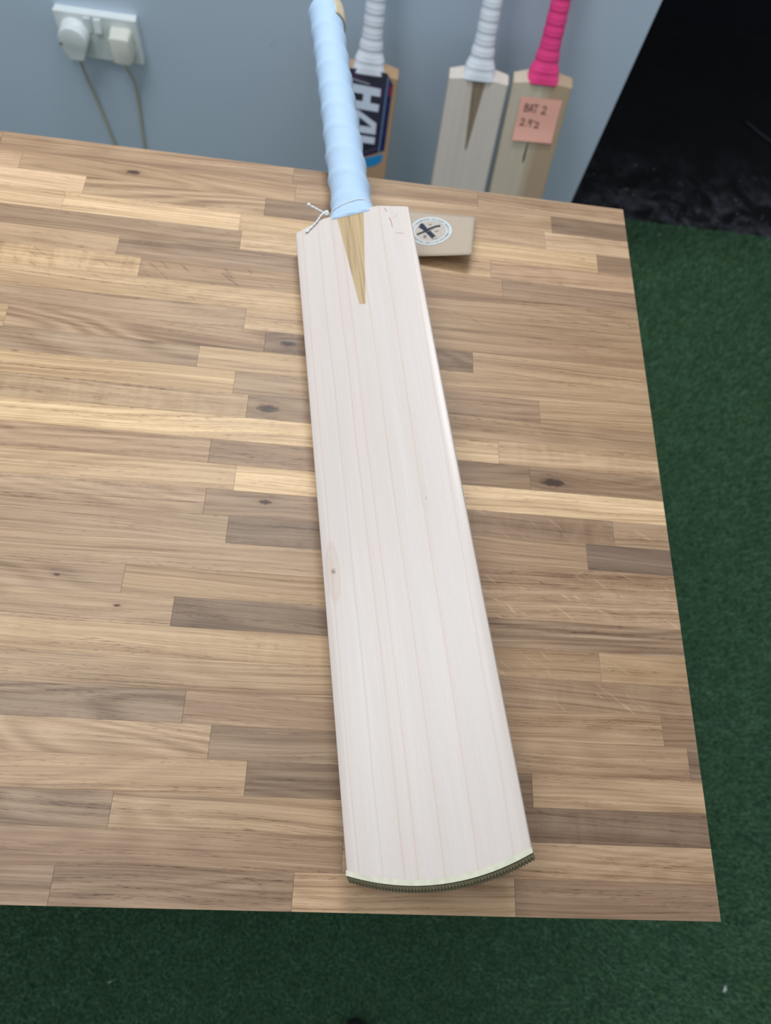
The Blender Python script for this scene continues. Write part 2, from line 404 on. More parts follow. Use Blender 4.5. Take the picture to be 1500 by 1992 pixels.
# thin cable lying on the black floor
V, F = tube(catmull([(.93, 2.07, .004), (1.02, 1.98, .004), (1.16, 1.93, .004), (1.35, 1.92, .004)]), .0035, 6)
tag(pymesh('floor_cable', V, F, simple('dark_cable', (.03, .032, .045, 1), .4, .5, 20, .1), None, True), 'thin dark cable lying across the black floor', 'cable')

# ---------------------------------------------------------------- workbench
bench = empty('workbench', (-.65, .31, 0))
tag(bench, 'workbench with a top of glued oak staves in mixed brown tones', 'workbench')
def child(o, parent):
    o.parent = parent; o.matrix_parent_inverse = Matrix.Identity(4)
    o.location = Vector(o.location) - Vector(parent.location); return o
PITCH = .627 / 29; TH = .036; XL = -1.30
# perceived tones, shading included; front left rows darkened to copy weaker light there
L_, LL, M_, D_, G_, B_ = (196, 170, 128), (206, 184, 136), (170, 142, 108), (136, 108, 82), (148, 126, 102), (160, 128, 98)
# each row, front (0) to back (28): list of (x_end, colour, figure, mottle)
E = 9.9
rows = {
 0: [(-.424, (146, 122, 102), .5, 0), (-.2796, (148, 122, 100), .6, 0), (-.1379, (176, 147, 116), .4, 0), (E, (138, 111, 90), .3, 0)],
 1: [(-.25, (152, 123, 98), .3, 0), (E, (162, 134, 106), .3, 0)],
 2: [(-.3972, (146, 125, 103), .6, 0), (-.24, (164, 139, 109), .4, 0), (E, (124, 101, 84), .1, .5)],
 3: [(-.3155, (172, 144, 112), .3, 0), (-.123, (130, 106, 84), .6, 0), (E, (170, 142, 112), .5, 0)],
 4: [(-.3415, (168, 140, 110), .8, 0), (-.22, (142, 120, 98), .1, 0), (-.0079, (158, 130, 102), .3, 0), (E, (126, 104, 88), .3, 0)],
 5: [(-.3613, (142, 120, 99), 1., 0), (-.2, (158, 131, 106), .5, 0), (-.0245, (160, 132, 102), .4, 0), (E, (146, 118, 94), .4, 0)],
 6: [(-.23, (168, 145, 114), .2, 0), (E, (150, 122, 98), .2, .5)],
 7: [(-.2, (176, 150, 114), .0, .25), (-.0673, (166, 138, 104), .1, 0), (E, (170, 142, 106), .2, 0)],
 8: [(-.3785, (164, 138, 108), .5, 0), (-.20, (136, 116, 96), .5, .2), (E, (144, 120, 98), 1., 0)],
 9: [(-.4161, (160, 136, 110), .4, 0), (-.2, (174, 149, 114), .1, 0), (E, (164, 136, 108), .2, .2)],
 10: [(-.21, (166, 142, 114), .1, 0), (E, (162, 134, 106), .3, .3)],
 11: [(-.3482, (164, 140, 114), .1, 0), (-.22, (132, 112, 92), .2, 0), (-.0697, (162, 134, 106), .2, 0), (E, (116, 98, 86), .1, 0)],
 12: [(-.3676, (166, 142, 116), .4, 0), (-.225, (148, 122, 98), .7, 0), (-.046, (142, 116, 92), .2, .8), (E, (162, 136, 108), .2, 0)],
 13: [(-.3476, (186, 162, 124), .2, 0), (-.22, (206, 182, 136), .1, 0), (E, (204, 182, 144), .1, 0)],
 14: [(-.3695, (168, 138, 108), .6, 0), (-.22, (150, 120, 92), .3, 0), (-.1125, (136, 108, 82), .5, 0), (E, (144, 116, 90), .5, 0)],
 15: [(-.225, (200, 176, 130), .2, 0), (-.138, (192, 170, 132), .1, 0), (E, (176, 148, 116), .2, .5)],
 16: [(-.3453, (172, 148, 114), .1, .6), (-.22, (148, 124, 94), .5, 0), (E, (158, 130, 98), .3, 0)],
 17: [(-.3582, (192, 166, 122), .1, 0), (-.22, (158, 132, 102), .3, 0), (-.101, (152, 124, 98), .2, 0), (E, (166, 138, 102), .2, 0)],
 18: [(-.3902, (152, 128, 102), .8, .2), (-.22, (182, 156, 116), .2, 0), (E, (168, 140, 106), .1, 0)],
 19: [(-.5472, (186, 160, 118), .2, 0), (-.3377, (160, 130, 100), 1., 0), (-.1582, (128, 100, 76), .7, 0), (E, (170, 142, 108), .2, 0)],
 20: [(-.3566, (160, 134, 106), .5, 0), (-.22, (180, 154, 116), .1, .2), (E, (158, 128, 96), .3, 0)],
 21: [(-.23, (186, 160, 118), .2, 0), (E, (160, 132, 100), .2, 0)],
 22: [(-.4516, (194, 168, 126), .1, .9), (-.23, (164, 136, 102), .3, 0), (E, (154, 126, 96), .3, 0)],
 23: [(-.4738, (172, 144, 110), .2, 0), (-.22, (148, 124, 100), .3, 0), (-.1289, (162, 132, 100), .2, 0), (E, (144, 116, 94), .3, 0)],
 24: [(-.37, (156, 132, 106), .2, 0), (-.1393, (186, 160, 124), .2, 0), (E, (172, 140, 112), .2, .1)],
 25: [(-.5288, (196, 170, 132), .1, 0), (-.373, (198, 172, 132), .1, 0), (-.0338, (190, 164, 122), .1, 0), (E, (140, 114, 90), .2, 0)],
 26: [(-.5149, (200, 172, 140), .05, 0), (-.3526, (168, 140, 106), 1., 0), (-.22, (136, 110, 84), .2, 0), (-.0845, (170, 142, 110), .2, 0), (E, (184, 160, 132), .2, 0)],
 27: [(-.5751, (178, 148, 116), .2, 0), (-.3261, (172, 142, 108), .4, 0), (-.0765, (166, 138, 106), .3, 0), (E, (124, 98, 76), .3, 0)],
 28: [(-.5974, (150, 122, 96), .3, 0), (-.33, (164, 134, 104), .3, 0), (-.15, (152, 124, 96), .3, 0), (E, (168, 142, 114), .2, 0)],
}
knots = {27: [(-.4754, .0012, .0030)], 16: [(-.3288, -.0005, .0042)], 12: [(-.3226, .0032, .0022)], 8: [(-.4166, .0016, .0012)], 9: [(-.4616, -.0005, .0010)],
         14: [(-.0936, -.0022, .0045)], 19: [(-.3182, .0, .0030)]}
FLECK = {(6, True): 1., (9, True): 1., (10, True): .7, (7, True): .6, (12, True): .8, (2, True): .7, (22, False): -1., (21, True): -.4, (21, False): -.3, (1, True): .2}
def stave(x0, x1, k, col, fig, mot):
    y0, y1 = k * PITCH, (k + 1) * PITCH; g = .00001; b = .00007
    cx, cy = (x0 + x1) / 2, (y0 + y1) / 2; hx, hy = (x1 - x0) / 2 - .00007, (y1 - y0) / 2 - g
    vs = []
    for z, i in ((-TH, 0), (-b, 0), (0, b)):
        vs += [(-hx + i, -hy + i, z), (hx - i, -hy + i, z), (hx - i, hy - i, z), (-hx + i, hy - i, z)]
    fs = [(3, 2, 1, 0), (8, 9, 10, 11)]
    for r in (0, 4):
        for q in range(4): fs.append((r + q, r + (q + 1) % 4, r + 4 + (q + 1) % 4, r + 4 + q))
    o = pymesh('stave', vs, fs, OAK, None, fix=False)
    o.location = (cx, cy, T + random.uniform(-.00012, 0)); child(o, bench)
    j = random.uniform(.97, 1.03)
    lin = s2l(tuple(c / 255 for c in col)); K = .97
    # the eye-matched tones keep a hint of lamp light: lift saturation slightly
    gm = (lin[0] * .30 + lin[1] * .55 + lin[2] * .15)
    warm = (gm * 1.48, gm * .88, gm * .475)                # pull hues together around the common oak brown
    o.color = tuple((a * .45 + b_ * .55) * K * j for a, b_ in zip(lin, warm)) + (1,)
    o['figure'] = float(fig); o['mottle'] = float(mot); o['slope'] = random.uniform(-.03, .03) * (1 + fig)
    kx = (0., 0., 0.)
    for (a, dy, s) in knots.get(k, []):
        if x0 < a < x1: kx = (a - cx, dy, s)
    o['knot'] = kx
    o['fleck'] = FLECK.get((k, x0 > -.3), 0.)
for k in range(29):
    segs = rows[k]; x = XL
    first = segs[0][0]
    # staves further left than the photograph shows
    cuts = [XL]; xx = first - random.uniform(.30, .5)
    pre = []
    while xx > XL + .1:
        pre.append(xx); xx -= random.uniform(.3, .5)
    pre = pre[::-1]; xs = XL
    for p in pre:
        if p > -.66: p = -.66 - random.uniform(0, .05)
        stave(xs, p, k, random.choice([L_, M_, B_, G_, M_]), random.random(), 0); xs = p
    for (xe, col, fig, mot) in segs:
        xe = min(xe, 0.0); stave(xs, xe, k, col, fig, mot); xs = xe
# under-frame (hidden from the photograph by the top, it carries the bench)
FR = simple('painted_steel_frame', (.05, .052, .055, 1), .5, .4, 30, .06)
for x in (-1.24, -.10):
    for y in (.06, .53):
        child(box('leg', (x, y, 0), (x + .05, y + .05, T - TH), FR), bench)
for y in (.06, .53): child(box('rail', (-1.19, y + .01, T - TH - .07), (-.10, y + .04, T - TH), FR), bench)
for x in (-1.24, -.10): child(box('rail', (x + .01, .11, T - TH - .07), (x + .04, .53, T - TH), FR), bench)

# ---------------------------------------------------------------- cricket bats
# bat frame: x across the face, y from toe to handle, face plane z = 0 looking along +z
def lerp_tab(tab, y):
    if y <= tab[0][0]: return tab[0][1]
    for (a, va), (b, vb) in zip(tab, tab[1:]):
        if y <= b:
            t = (y - a) / (b - a); t = t * t * (3 - 2 * t) if len(tab) > 4 else t
            return va + (vb - va) * t
    return tab[-1][1]
def make_blade(root, mat, Lb, wtab, etab, stab, bulge, rise, cx=.024, back_rise=0.):
    NX, NY = 24, 60; V, F = [], []
    ys = [Lb * (i / NY) for i in range(NY + 1)]
    ring = None
    for y in ys:
        hw, e, s = lerp_tab(wtab, y) / 2, lerp_tab(etab, y), lerp_tab(stab, y)
        prof = []
        er = .0022                                          # rounded face edge
        for i in range(NX + 1):
            u = -1 + 2 * i / NX; prof.append((u * (hw - er), 0.))
        prof += [(hw - er * .3, -er * .3), (hw, -er), (hw, -e * .5), (hw - .0004, -e + .002), (hw - .002, -e)]
        for i in range(1, 16):
            u = 1 - 2 * i / 16; prof.append((u * (hw - .002), -(e + (s - e) * (1 - abs(u) ** 1.35) ** 1.15)))
        prof += [(-(hw - .002), -e), (-(hw - .0004), -e + .002), (-hw, -e * .5), (-hw, -er), (-(hw - er * .3), -er * .3)]
        for (px, pz) in prof:
            u = abs(px) / hw
            ft = max(0., 1 - y / .09) ** 2; fs = max(0., 1 - (Lb - y) / .06) ** 2
            yy = y - bulge * (1 - u ** 2) * ft
            yy += (rise * min(1., max(0., (hw - abs(px)) / (hw - cx))) + back_rise * min(1., -pz / .010)) * fs
            V.append((px, yy, pz))
        ring = len(prof)
    for i in range(NY):
        for k in range(ring):
            a, b = i * ring + k, i * ring + (k + 1) % ring
            F.append((a, b, b + ring, a + ring))
    # end caps: strips across, from the face to the back
    for r0 in (0, NY * ring):
        fr = [r0 + k for k in range(0, NX + 3)]; fr = [r0 + ring - 3, r0 + ring - 2, r0 + ring - 1][1:] + fr
        bk = [r0 + (ring - 4 - j) for j in range(ring - 3 - (NX + 3) + 0)]
        m_ = len(bk); n_ = len(fr); i = j = 0
        while i < n_ - 1 or j < m_ - 1:
            if j >= m_ - 1 or (i < n_ - 1 and (i + 1) / (n_ - 1) <= (j + 1) / (m_ - 1)):
                F.append((fr[i], fr[i + 1], bk[j])); i += 1
            else:
                F.append((fr[i], bk[j + 1], bk[j])); j += 1
        F.append((fr[0], bk[0], r0 + ring - 3))
    o = pymesh('blade', V, F, mat, root)
    for p in o.data.polygons: p.use_smooth = len(p.vertices) == 4
    o.data.set_sharp_from_angle(angle=math.radians(30)) if hasattr(o.data, 'set_sharp_from_angle') else None
    return o
def make_grip(root, mat, y0, y1, prof, zc, style, pitch, amp, name='grip', foot=.035):
    """prof: (y, rx, rz); style 'spiral' = one gentle helix, 'rings' = stacked lapped rings"""
    n = 72; NY = int((y1 - y0) / (.0016)); V, F = [], []
    for i in range(NY + 1):
        y = y0 + (y1 - y0) * i / NY
        rx, rz = lerp_tab([(a, b) for a, b, c in prof], y), lerp_tab([(a, c) for a, b, c in prof], y)
        end = min(1., (y1 - y) / .010); capf = math.sqrt(max(0., 1 - (1 - end) ** 2)) if end < 1 else 1.
        capf = .42 + .58 * capf
        pw = 1 - .52 * max(0., 1 - (y - y0) / foot) ** 1.3
        for k in range(n):
            a = 2 * math.pi * k / n
            if style == 'spiral':
                ph = ((y - y0) / pitch - a / (2 * math.pi)) % 1.0
                d = amp * (math.exp(-((ph - .5) / .16) ** 2) - .25) * min(1, (y - y0) / .04)
            else:
                ph = ((y - y0) / pitch) % 1.0
                d = amp * (1 - ph) ** .8 * min(1, (y - y0) / .02)
                d += amp * .45 * math.exp(-((ph - .5) / .07) ** 2)
            ca, sa = math.cos(a), math.sin(a)
            V.append(((rx + d) * capf * math.copysign(abs(ca) ** pw, ca), y, zc(y) + (rz + d) * capf * math.copysign(abs(sa) ** pw, sa)))
    for i in range(NY):
        for k in range(n):
            a, b = i * n + k, i * n + (k + 1) % n
            F.append((a, b, b + n, a + n))
    F.append(tuple(range(n))[::-1]); F.append(tuple(NY * n + k for k in range(n)))
    return pymesh(name, V, F, mat, root, True)
def toe_outline(wtab, bulge, n, w=None):
    hw = wtab / 2
    return [(-hw + 2 * hw * i / n, -bulge * (1 - (abs(-1 + 2 * i / n)) ** 2)) for i in range(n + 1)]

# ---- the finished bat lying on the bench
def main_bat():
    o = Vector((-0.19656552, 0.03150115, 0.0431 + T))
    Rm = Matrix(((0.94082169, -0.15092426, -0.30344096), (0.14791422, 0.98844878, -0.03302122), (0.30491955, -0.01381615, 0.95227789)))
    root = empty('cricket_bat'); mw = Rm.to_4x4(); mw.translation = o; root.matrix_world = mw
    tag(root, 'bare pale wooden cricket bat with pale blue textured grip lying on the bench', 'cricket bat')
    wt = [(0, .1116), (.20, .1075), (.35, .1045), (.506, .1022)]
    et = [(0, .0165), (.07, .0205), (.16, .0240), (.30, .0232), (.42, .0215), (.506, .0185)]
    st = [(0, .020), (.07, .030), (.16, .0390), (.30, .0382), (.42, .0362), (.506, .0330)]
    W = willow('pale_willow_face', (.62, .545, .50, 1), knots=((-.0459, .1899, .0021, 1.), (.0265, .2324, .0011, .35)))
    make_blade(root, W, .506, wt, et, st, .0105, .0095)
    # rubber toe guard with a cream glue line
    n = 116; hw = .1116 / 2
    def ring_at(off, z, xs=1.0):
        out = []
        for i in range(n + 1):
            u = -1 + 2 * i / n; x = u * hw * xs; y = -.0105 * (1 - u * u)
            nx, ny = (-2 * .0105 * (-u) / hw, -1.0); L = math.hypot(nx, ny)
            nx = 2 * .0105 * u / hw / L; ny = -1 / L
            rib = .00060 * (1 if i % 2 else -1) if off > .0025 else 0
            out.append((x + nx * (off + rib) * .35, y + ny * (off + rib), z))
        return out
    def band(levels):
        V, F = [], []
        for (off, z) in levels: V += ring_at(off, z)
        m_ = len(levels)
        for j in range(m_):
            jn = (j + 1) % m_
            for i in range(n):
                a, b = j * (n + 1) + i, jn * (n + 1) + i
                F.append((a, a + 1, b + 1, b))
        F.append(tuple(j * (n + 1) for j in range(m_))); F.append(tuple(j * (n + 1) + n for j in range(m_))[::-1])
        return V, F
    cream = simple('cream_glue', (.62, .59, .45, 1), .35, .5, 180, .12)
    V, F = band([(-.0020, .0002), (.0012, .0001), (.0014, -.0030), (.0, -.0030)])
    g = pymesh('toe_glue_line', V, F, cream, root); g['label'] = 'cream glue line along the toe'
    m = NT('olive_rubber', .55, .4); oc = m.obj(); nn = m.noise(oc, 200, 3)
    m.color(m.mix(nn, (.105, .090, .045, 1), (.19, .165, .090, 1))); m.bump(nn, .3, .0004)
    V, F = band([(.0018, -.0016), (.0034, -.0024), (.0056, -.0080), (.0052, -.0150), (.0016, -.0172), (0.0, -.0165)])
    g = pymesh('toe_guard', V, F, m.m, root); g['label'] = 'ribbed olive rubber toe guard'
    # handle splice: cane wedge let into the face
    cn = cane('cane_handle_wood', (.44, .31, .165, 1), (.20, .125, .06, 1), 620)
    vs, fs = prism('', [(-.0124, .5145), (-.0026, .4148), (.0025, .4138), (.0120, .5147)], -.004, .00016, None)
    s = pymesh('handle_splice', vs, fs, cn, root); s['label'] = 'brown cane wedge spliced into the blade'
    # grip
    G = rubber_grip('pale_blue_rubber', (.545, .72, .93, 1), 175, .8, .5, .12)
    def zc(y): return -.0160 + .0006 * math.sin((y - .51) * 9)
    prof = [(.510, .0226, .0178), (.519, .0212, .0180), (.530, .0190, .0180), (.548, .0181, .0182), (.60, .0177, .0178), (.69, .0171, .0172), (.76, .0170, .0172), (.81, .0180, .0182), (.836, .0184, .0184)]
    make_grip(root, G, .5118, .8245, prof, zc, 'spiral', .030, .0015)
    # bare neck of the handle inside the shoulders
    V, F = tube([(0, .485, -.0165), (0, .52, -.0168), (0, .56, -.017)], .0155, 24); pymesh('handle', V, F, cn, root, True)
    # exposed cane at the grip end
    V, F = [], []; na, nb = 14, 10
    for j in range(nb + 1):
        y = .791 + .0325 * j / nb
        for i in range(na + 1):
            a = math.radians(-38 + 84 * i / na); end = min(1., (.8252 - y) / .010); cf = .42 + .58 * math.sqrt(max(0, 1 - (1 - end) ** 2))
            edge = math.sin(math.pi * i / na) * math.sin(math.pi * (j + .3) / (nb + .6)); r = (.0178 + .0014 * (edge > .0) * edge ** .5) * cf
            V.append((r * math.cos(a), y, zc(y) + r * math.sin(a)))
    for j in range(nb):
        for i in range(na):
            a = j * (na + 1) + i; F.append((a, a + 1, a + na + 2, a + na + 1))
    c = pymesh('handle_end', V, F, cane('worn_cane_tip', (.56, .47, .32, 1), (.36, .28, .15, 1), 300), root, True, fix=False)
    sol = c.modifiers.new('s', 'SOLIDIFY'); sol.thickness = .0012; sol.offset = -1
    # binding string round the foot of the grip
    ST = simple('white_twine', (.72, .73, .70, 1), .8, .2, 800, .12)
    pts = []
    for i in range(49):
        a = 2 * math.pi * i / 48; y = .5215 + .0052 * (math.cos(a) * .75) + .0035 * max(0, math.sin(a))
        rx = lerp_tab([(p[0], p[1]) for p in prof], y) + .0004; rz = lerp_tab([(p[0], p[2]) for p in prof], y) + .0004
        pw = 1 - .52 * max(0., 1 - (y - .5118) / .035) ** 1.3; ca, sa = math.cos(a), math.sin(a)
        pts.append((rx * math.copysign(abs(ca) ** pw, ca), y, zc(y) + rz * math.copysign(abs(sa) ** pw, sa)))
    parts = [tube(pts, .00042, 6, twist=.5)]
    k = Vector((-.0212, .5212, -.0015))
    kn = catmull([k + Vector(v) for v in ((0, -.0018, 0), (-.0012, .001, .0014), (.001, .0016, .0018), (.0012, -.001, .0006), (-.0014, -.0012, .0010), (-.0016, .0012, .0004), (.0004, 0, .002))], 5)
    parts.append(tube(kn, .0008, 6))
    e1 = catmull([k, k + Vector((-.004, .0016, .003)), k + Vector((-.009, .0048, .0055)), k + Vector((-.0145, .0085, .008))], 8)
    parts.append(tube(e1, lambda t: .00085 + .0006 * (t > .9), 8, twist=.7))
    e2 = catmull([k, k + Vector((-.002, -.001, .0025)), (-.0265, .5170, .0018), (-.0300, .5128, .0013), (-.0345, .5085, .0011), (-.0410, .5035, .0009)], 8)
    parts.append(tube(e2, lambda t: .00085 + .0003 * (t > .93), 8, twist=.7))
    V, F = merge(parts); s = pymesh('binding_string', V, F, ST, root, True); s['label'] = 'thin white twine knotted round the foot of the grip'
    RV = simple('reddish_grain_vein', (.42, .20, .17, 1), .6, .3, 300, .1)
    for poly in ([(.0300, .5118), (.0312, .5095), (.0322, .5058), (.0315, .5062), (.0303, .5095)], [(.0325, .4990), (.0336, .4950), (.0339, .4880), (.0345, .4872), (.0343, .4950), (.0333, .4992)],
                 [(.0352, .4965), (.0385, .4990), (.0412, .5022), (.0386, .4986)], [(.0350, .4800), (.0400, .4795), (.0440, .4770), (.0400, .4788)]):
        vs, fs = prism('', poly, -.0006, .00006, None); pymesh('grain_vein', vs, fs, RV, root)
    return root
BAT = main_bat()

# ---- bats standing behind the bench, leaning on the wall
def stand_bat(x_sh, y_sh, z_sh, lean, roll, yaw, Lb, label, bladem, gripm, splice=None, group='bats leaning on the grey wall', cone=1.0, edge=.034):
    root = empty('cricket_bat'); tag(root, label, 'cricket bat', group)
    # face normal towards -Y (camera side): local x -> +X, local y -> up, local z -> -Y
    Rm = Matrix.Rotation(yaw, 3, 'Z') @ Matrix.Rotation(roll, 3, 'Y') @ Matrix.Rotation(-lean, 3, 'X') @ Matrix(((1, 0, 0), (0, 0, -1), (0, 1, 0)))
    o = Vector((x_sh, y_sh, z_sh + T)) - Rm @ Vector((0, Lb, 0))
    mw = Rm.to_4x4(); mw.translation = o; root.matrix_world = mw
    wt = [(0, .108), (.2, .108), (Lb, .108)]
    et = [(0, .018), (.08, .026), (.2, edge), (.35, edge - .002), (.48, .026), (Lb, .021)]
    st = [(0, .020), (.08, .038), (.2, .056), (.35, .052), (.48, .040), (Lb, .035)]
    make_blade(root, bladem, Lb, wt, et, st, .010, .004, back_rise=.010)
    y0 = Lb + .0075
    prof = [(y0 - .006, .0290, .0210), (y0 + .008, .0262, .0200), (y0 + .030, .0205, .0185), (y0 + .056, .0172, .0172), (y0 + .13, .0158, .0165), (y0 + .24, .0172, .0172), (y0 + .29, .0180, .0180)]
    make_grip(root, gripm, y0 - .006, y0 + .283, prof, lambda y: -.0175, 'rings', .0185, .0011)
    if splice:
        m, wtop, wbot, ybot, xt = splice
        vs, fs = prism('', [(-wtop + xt, Lb + .0105), (-wbot, ybot), (wbot, ybot), (wtop + xt, Lb + .0105)], -.004, .0003, None)
        pymesh('handle_splice', vs, fs, m, root)
    return root, Rm, o
WG = rubber_grip('white_rubber', rgb(226, 231, 240), 120, .05, .5)
WG2 = rubber_grip('greyish_white_rubber', rgb(222, 226, 236), 120, .05, .5)
PK = rubber_grip('hot_pink_rubber', (.85, .055, .24, 1), 120, .05, .45)
LEAN = math.radians(14)
WA = willow('grey_willow', rgb(212, 202, 192), tint=rgb(186, 168, 152), rough=.55, linepos=(.2, .33, .47, .6, .75))
WB = willow('tan_streaked_willow', rgb(202, 190, 170), tint=rgb(180, 162, 134), rough=.55, linepos=(.15, .3, .5, .66, .8), stain=(-.002, .016, rgb(166, 138, 108)))
WC = willow('warm_willow', rgb(172, 140, 108), tint=rgb(150, 116, 82), rough=.5, linepos=(.2, .4, .6, .8))
dark_cane = cane('dark_cane', (.24, .185, .125, 1), (.14, .10, .065, 1), 300)
batA, RA, oA = stand_bat(-.0525, 1.280, -.335, LEAN, math.radians(-1.2), 0, .545,
    'bare cricket bat with a white ringed grip leaning on the wall beside the pink one', WA, WG, (dark_cane, .0125, .0018, .425, .001))
batB, RB, oB = stand_bat(.0630, 1.280, -.325, LEAN, math.radians(-2.2), 0, .556,
    'cricket bat with hot pink grip leaning on the wall, sticky note on its blade', WB, PK)
batC, RC, oC = stand_bat(-.2500, 1.280, -.352, LEAN, math.radians(.5), 0, .529,
    'cricket bat with white grip and dark navy sticker standing behind the blue grip', WC, WG2)
# crack in the face of the pink bat
vs, fs = prism('', [(-.0030, .455), (-.0046, .432), (-.0040, .418), (-.0018, .4155), (-.0006, .424), (-.0008, .455)], -.002, .0003, None)
s = pymesh('face_crack', vs, fs, simple('dark_crack', (.05, .035, .015, 1), .8, .1, 200, .2), batB); s['label'] = 'dark brown crack below the sticky note'

# sticker with raised lettering on bat C (part of the bat)
def flat(name, polys, z0, z1, mat, parent, label=None):
    V, F = merge([prism('', p, z0, z1, None) for p in polys]); o = pymesh(name, V, F, mat, parent)
    if label: o['label'] = label
    return o
NAVY = simple('navy_sticker', (.010, .011, .028, 1), .22, .6, 70, .35)
m = NT('navy_purple_sticker', .22, .6); oc = m.obj(); nn = m.noise(m.mapping(oc, (18, 40, 18)), 1.0, 2)
m.color(m.ramp(nn, [(.35, (.006, .007, .018, 1)), (.6, (.016, .014, .045, 1)), (.72, (.05, .012, .07, 1))])); PANEL = m.m
st_edge = simple('steel_blue_print', (.12, .21, .36, 1), .3, .5, 50, .08)
outer = simple('deep_blue_print', (.006, .008, .075, 1), .25, .6, 45, .4)
crim = simple('crimson_print', (.22, .008, .05, 1), .3, .5, 60, .1)
cyan = simple('cyan_print', (.010, .22, .50, 1), .3, .5, 50, .05)
lett = simple('pale_letter_print', (.62, .68, .80, 1), .35, .5, 50, .03)
stk = flat('sticker', [[(-.046, .520), (-.033, .5375), (.033, .5375), (.046, .520), (.046, .402), (.030, .394), (0, .381), (-.030, .394), (-.046, .402)]], .0002, .0006, PANEL, batC, 'dark navy printed blade sticker with blue lines')
def fl2(name, polys, z, mat, label=None):
    for p in polys: flat(name, [p], z, z + .0003, mat, stk, label)
fl2('side_line', [[(.0345, .532), (.0370, .5295), (.0370, .398), (.0345, .397)], [(-.0345, .532), (-.0370, .5295), (-.0370, .398), (-.0345, .397)]], .0006, st_edge)
fl2('side_panel', [[(.0375, .529), (.0455, .5195), (.0455, .4025), (.0375, .399)], [(-.0375, .529), (-.0455, .5195), (-.0455, .4025), (-.0375, .399)]], .0006, outer)
fl2('side_accent', [[(.0395, .521), (.0445, .515), (.0445, .500), (.0395, .502)], [(-.0395, .521), (-.0445, .515), (-.0445, .500), (-.0395, .502)]], .0010, crim)
fl2('tip_band', [[(0, .378), (.044, .395), (.044, .381), (.032, .3705), (0, .358), (-.032, .3705), (-.044, .381), (-.044, .395)]], .0002, cyan, 'bright cyan band at the foot of the sticker')
fl2('top_line', [[(-.030, .5215), (.004, .5165), (.004, .5150), (-.030, .5200)]], .0007, simple('silver_print', (.42, .44, .5, 1), .2, .8, 50, .05))
fl2('lower_line', [[(.0, .3925), (.033, .405), (.033, .4030), (0, .3900), (-.033, .4030), (-.033, .405)]], .0006, simple('dull_print', (.075, .06, .08, 1), .4, .4, 50, .05))
H = [[(-.027, .513), (.025, .5105), (.0255, .4970), (.0085, .4975), (.0085, .4845), (.0255, .4835), (.0250, .4705), (-.027, .472), (-.027, .486), (-.0055, .4850), (-.0055, .4980), (-.027, .4985)]]
four = [[(-.0195, .4690), (-.0135, .4700), (.0245, .4500), (.0250, .4295), (-.026, .4300), (-.026, .4400), (-.0190, .4400)]]
L4 = [[(-.027, .4245), (.0250, .4240), (.0252, .4115), (-.0145, .4120), (-.0145, .3990), (-.027, .3990)]]
fl2('letter', H, .0008, lett, 'pale letter H'); 
fl2('letter', four, .0008, lett, 'pale figure 4'); fl2('letter', L4, .0008, lett, 'pale letter L')
fl2('letter_hole', [[(-.0085, .4575), (-.0080, .4425), (.0165, .4425)]], .0011, NAVY)

# ---- sticky note on the pink bat
mw = RB.to_4x4(); mw.translation = oB
note = empty('sticky_note'); note.matrix_world = mw @ Matrix.Translation((.004, .497, .0008))
tag(note, 'square salmon pink sticky note with black handwriting on the pink gripped bat', 'sticky note')
NM = simple('salmon_paper', rgb(240, 178, 160), .8, .2, 14, .03)
def ncurl(x, y): return .0004 + .0035 * max(0., (-.010 - y) / .028) ** 1.5 * (1 - .4 * (x + .038) / .076)
V, F = [], []; n = 10
for j in range(n + 1):
    for i in range(n + 1):
        x, y = -.038 + .076 * i / n, -.038 + .076 * j / n
        V.append((x, y, ncurl(x, y)))
for j in range(n):
    for i in range(n): a = j * (n + 1) + i; F.append((a, a + 1, a + n + 2, a + n + 1))
pp = pymesh('paper', V, F, NM, note, False, fix=False); so_ = pp.modifiers.new('s', 'SOLIDIFY'); so_.thickness = .0003; so_.offset = 0
INK = simple('black_marker_ink', (.012, .01, .012, 1), .6, .3, 200, .1)
def strokes(lines, wd, z, f):
    parts = []
    for ln in lines:
        P = [Vector((a, b, 0)) for a, b in ln]
        if len(P) > 2: P = catmull(P, 5)
        for a, b in zip(P, P[1:]):
            d = (b - a).normalized(); s = Vector((-d.y, d.x, 0)) * wd / 2; e = d * wd * .35
            q = [a - e + s, a - e - s, b + e - s, b + e + s]
            parts.append(prism('', [(v.x, v.y) for v in q], z, z + .0002, None, f=f))
    return merge(parts)
mm = .001
def nt(u, v): return (-.038 + u * mm, .038 - v * mm)
two = lambda u, v, w_, h_: [(u, v + h_ * .2), (u + w_ * .45, v), (u + w_ * .9, v + h_ * .25), (u + w_ * .55, v + h_ * .62), (u, v + h_), (u + w_ * .5, v + h_ * .93), (u + w_ * 1.1, v + h_)]
# BAT 2 / 2.9 1/2 written as strokes
W1 = [[(11, 11), (10.5, 17), (10.5, 24)], [(11, 11), (16, 12.5), (14.5, 16.5), (11, 17)], [(11, 17), (16.5, 18.5), (15.5, 23), (10.5, 24)],
      [(19, 24.5), (22.5, 12), (26, 24.5)], [(20, 20), (25.2, 20)], [(25.5, 11.5), (35, 12)], [(31, 12), (31, 25)], two(43, 12.5, 8, 13)]
W2 = [two(9, 37, 7, 12), [(20, 47.5), (20.6, 48.3)], [(28.5, 38), (24.5, 38.5), (24.5, 43), (28.5, 42.5), (28.7, 38.2)], [(28.7, 38), (28.2, 50)], [(33, 39), (34.3, 40.5)], two(36.5, 41, 7.5, 10)]
nf = lambda x, y, z: (x, y, z + .00035 + ncurl(x, y))
V, F = strokes([[nt(u, v) for u, v in ln] for ln in W1 + W2], .0015, 0, nf)
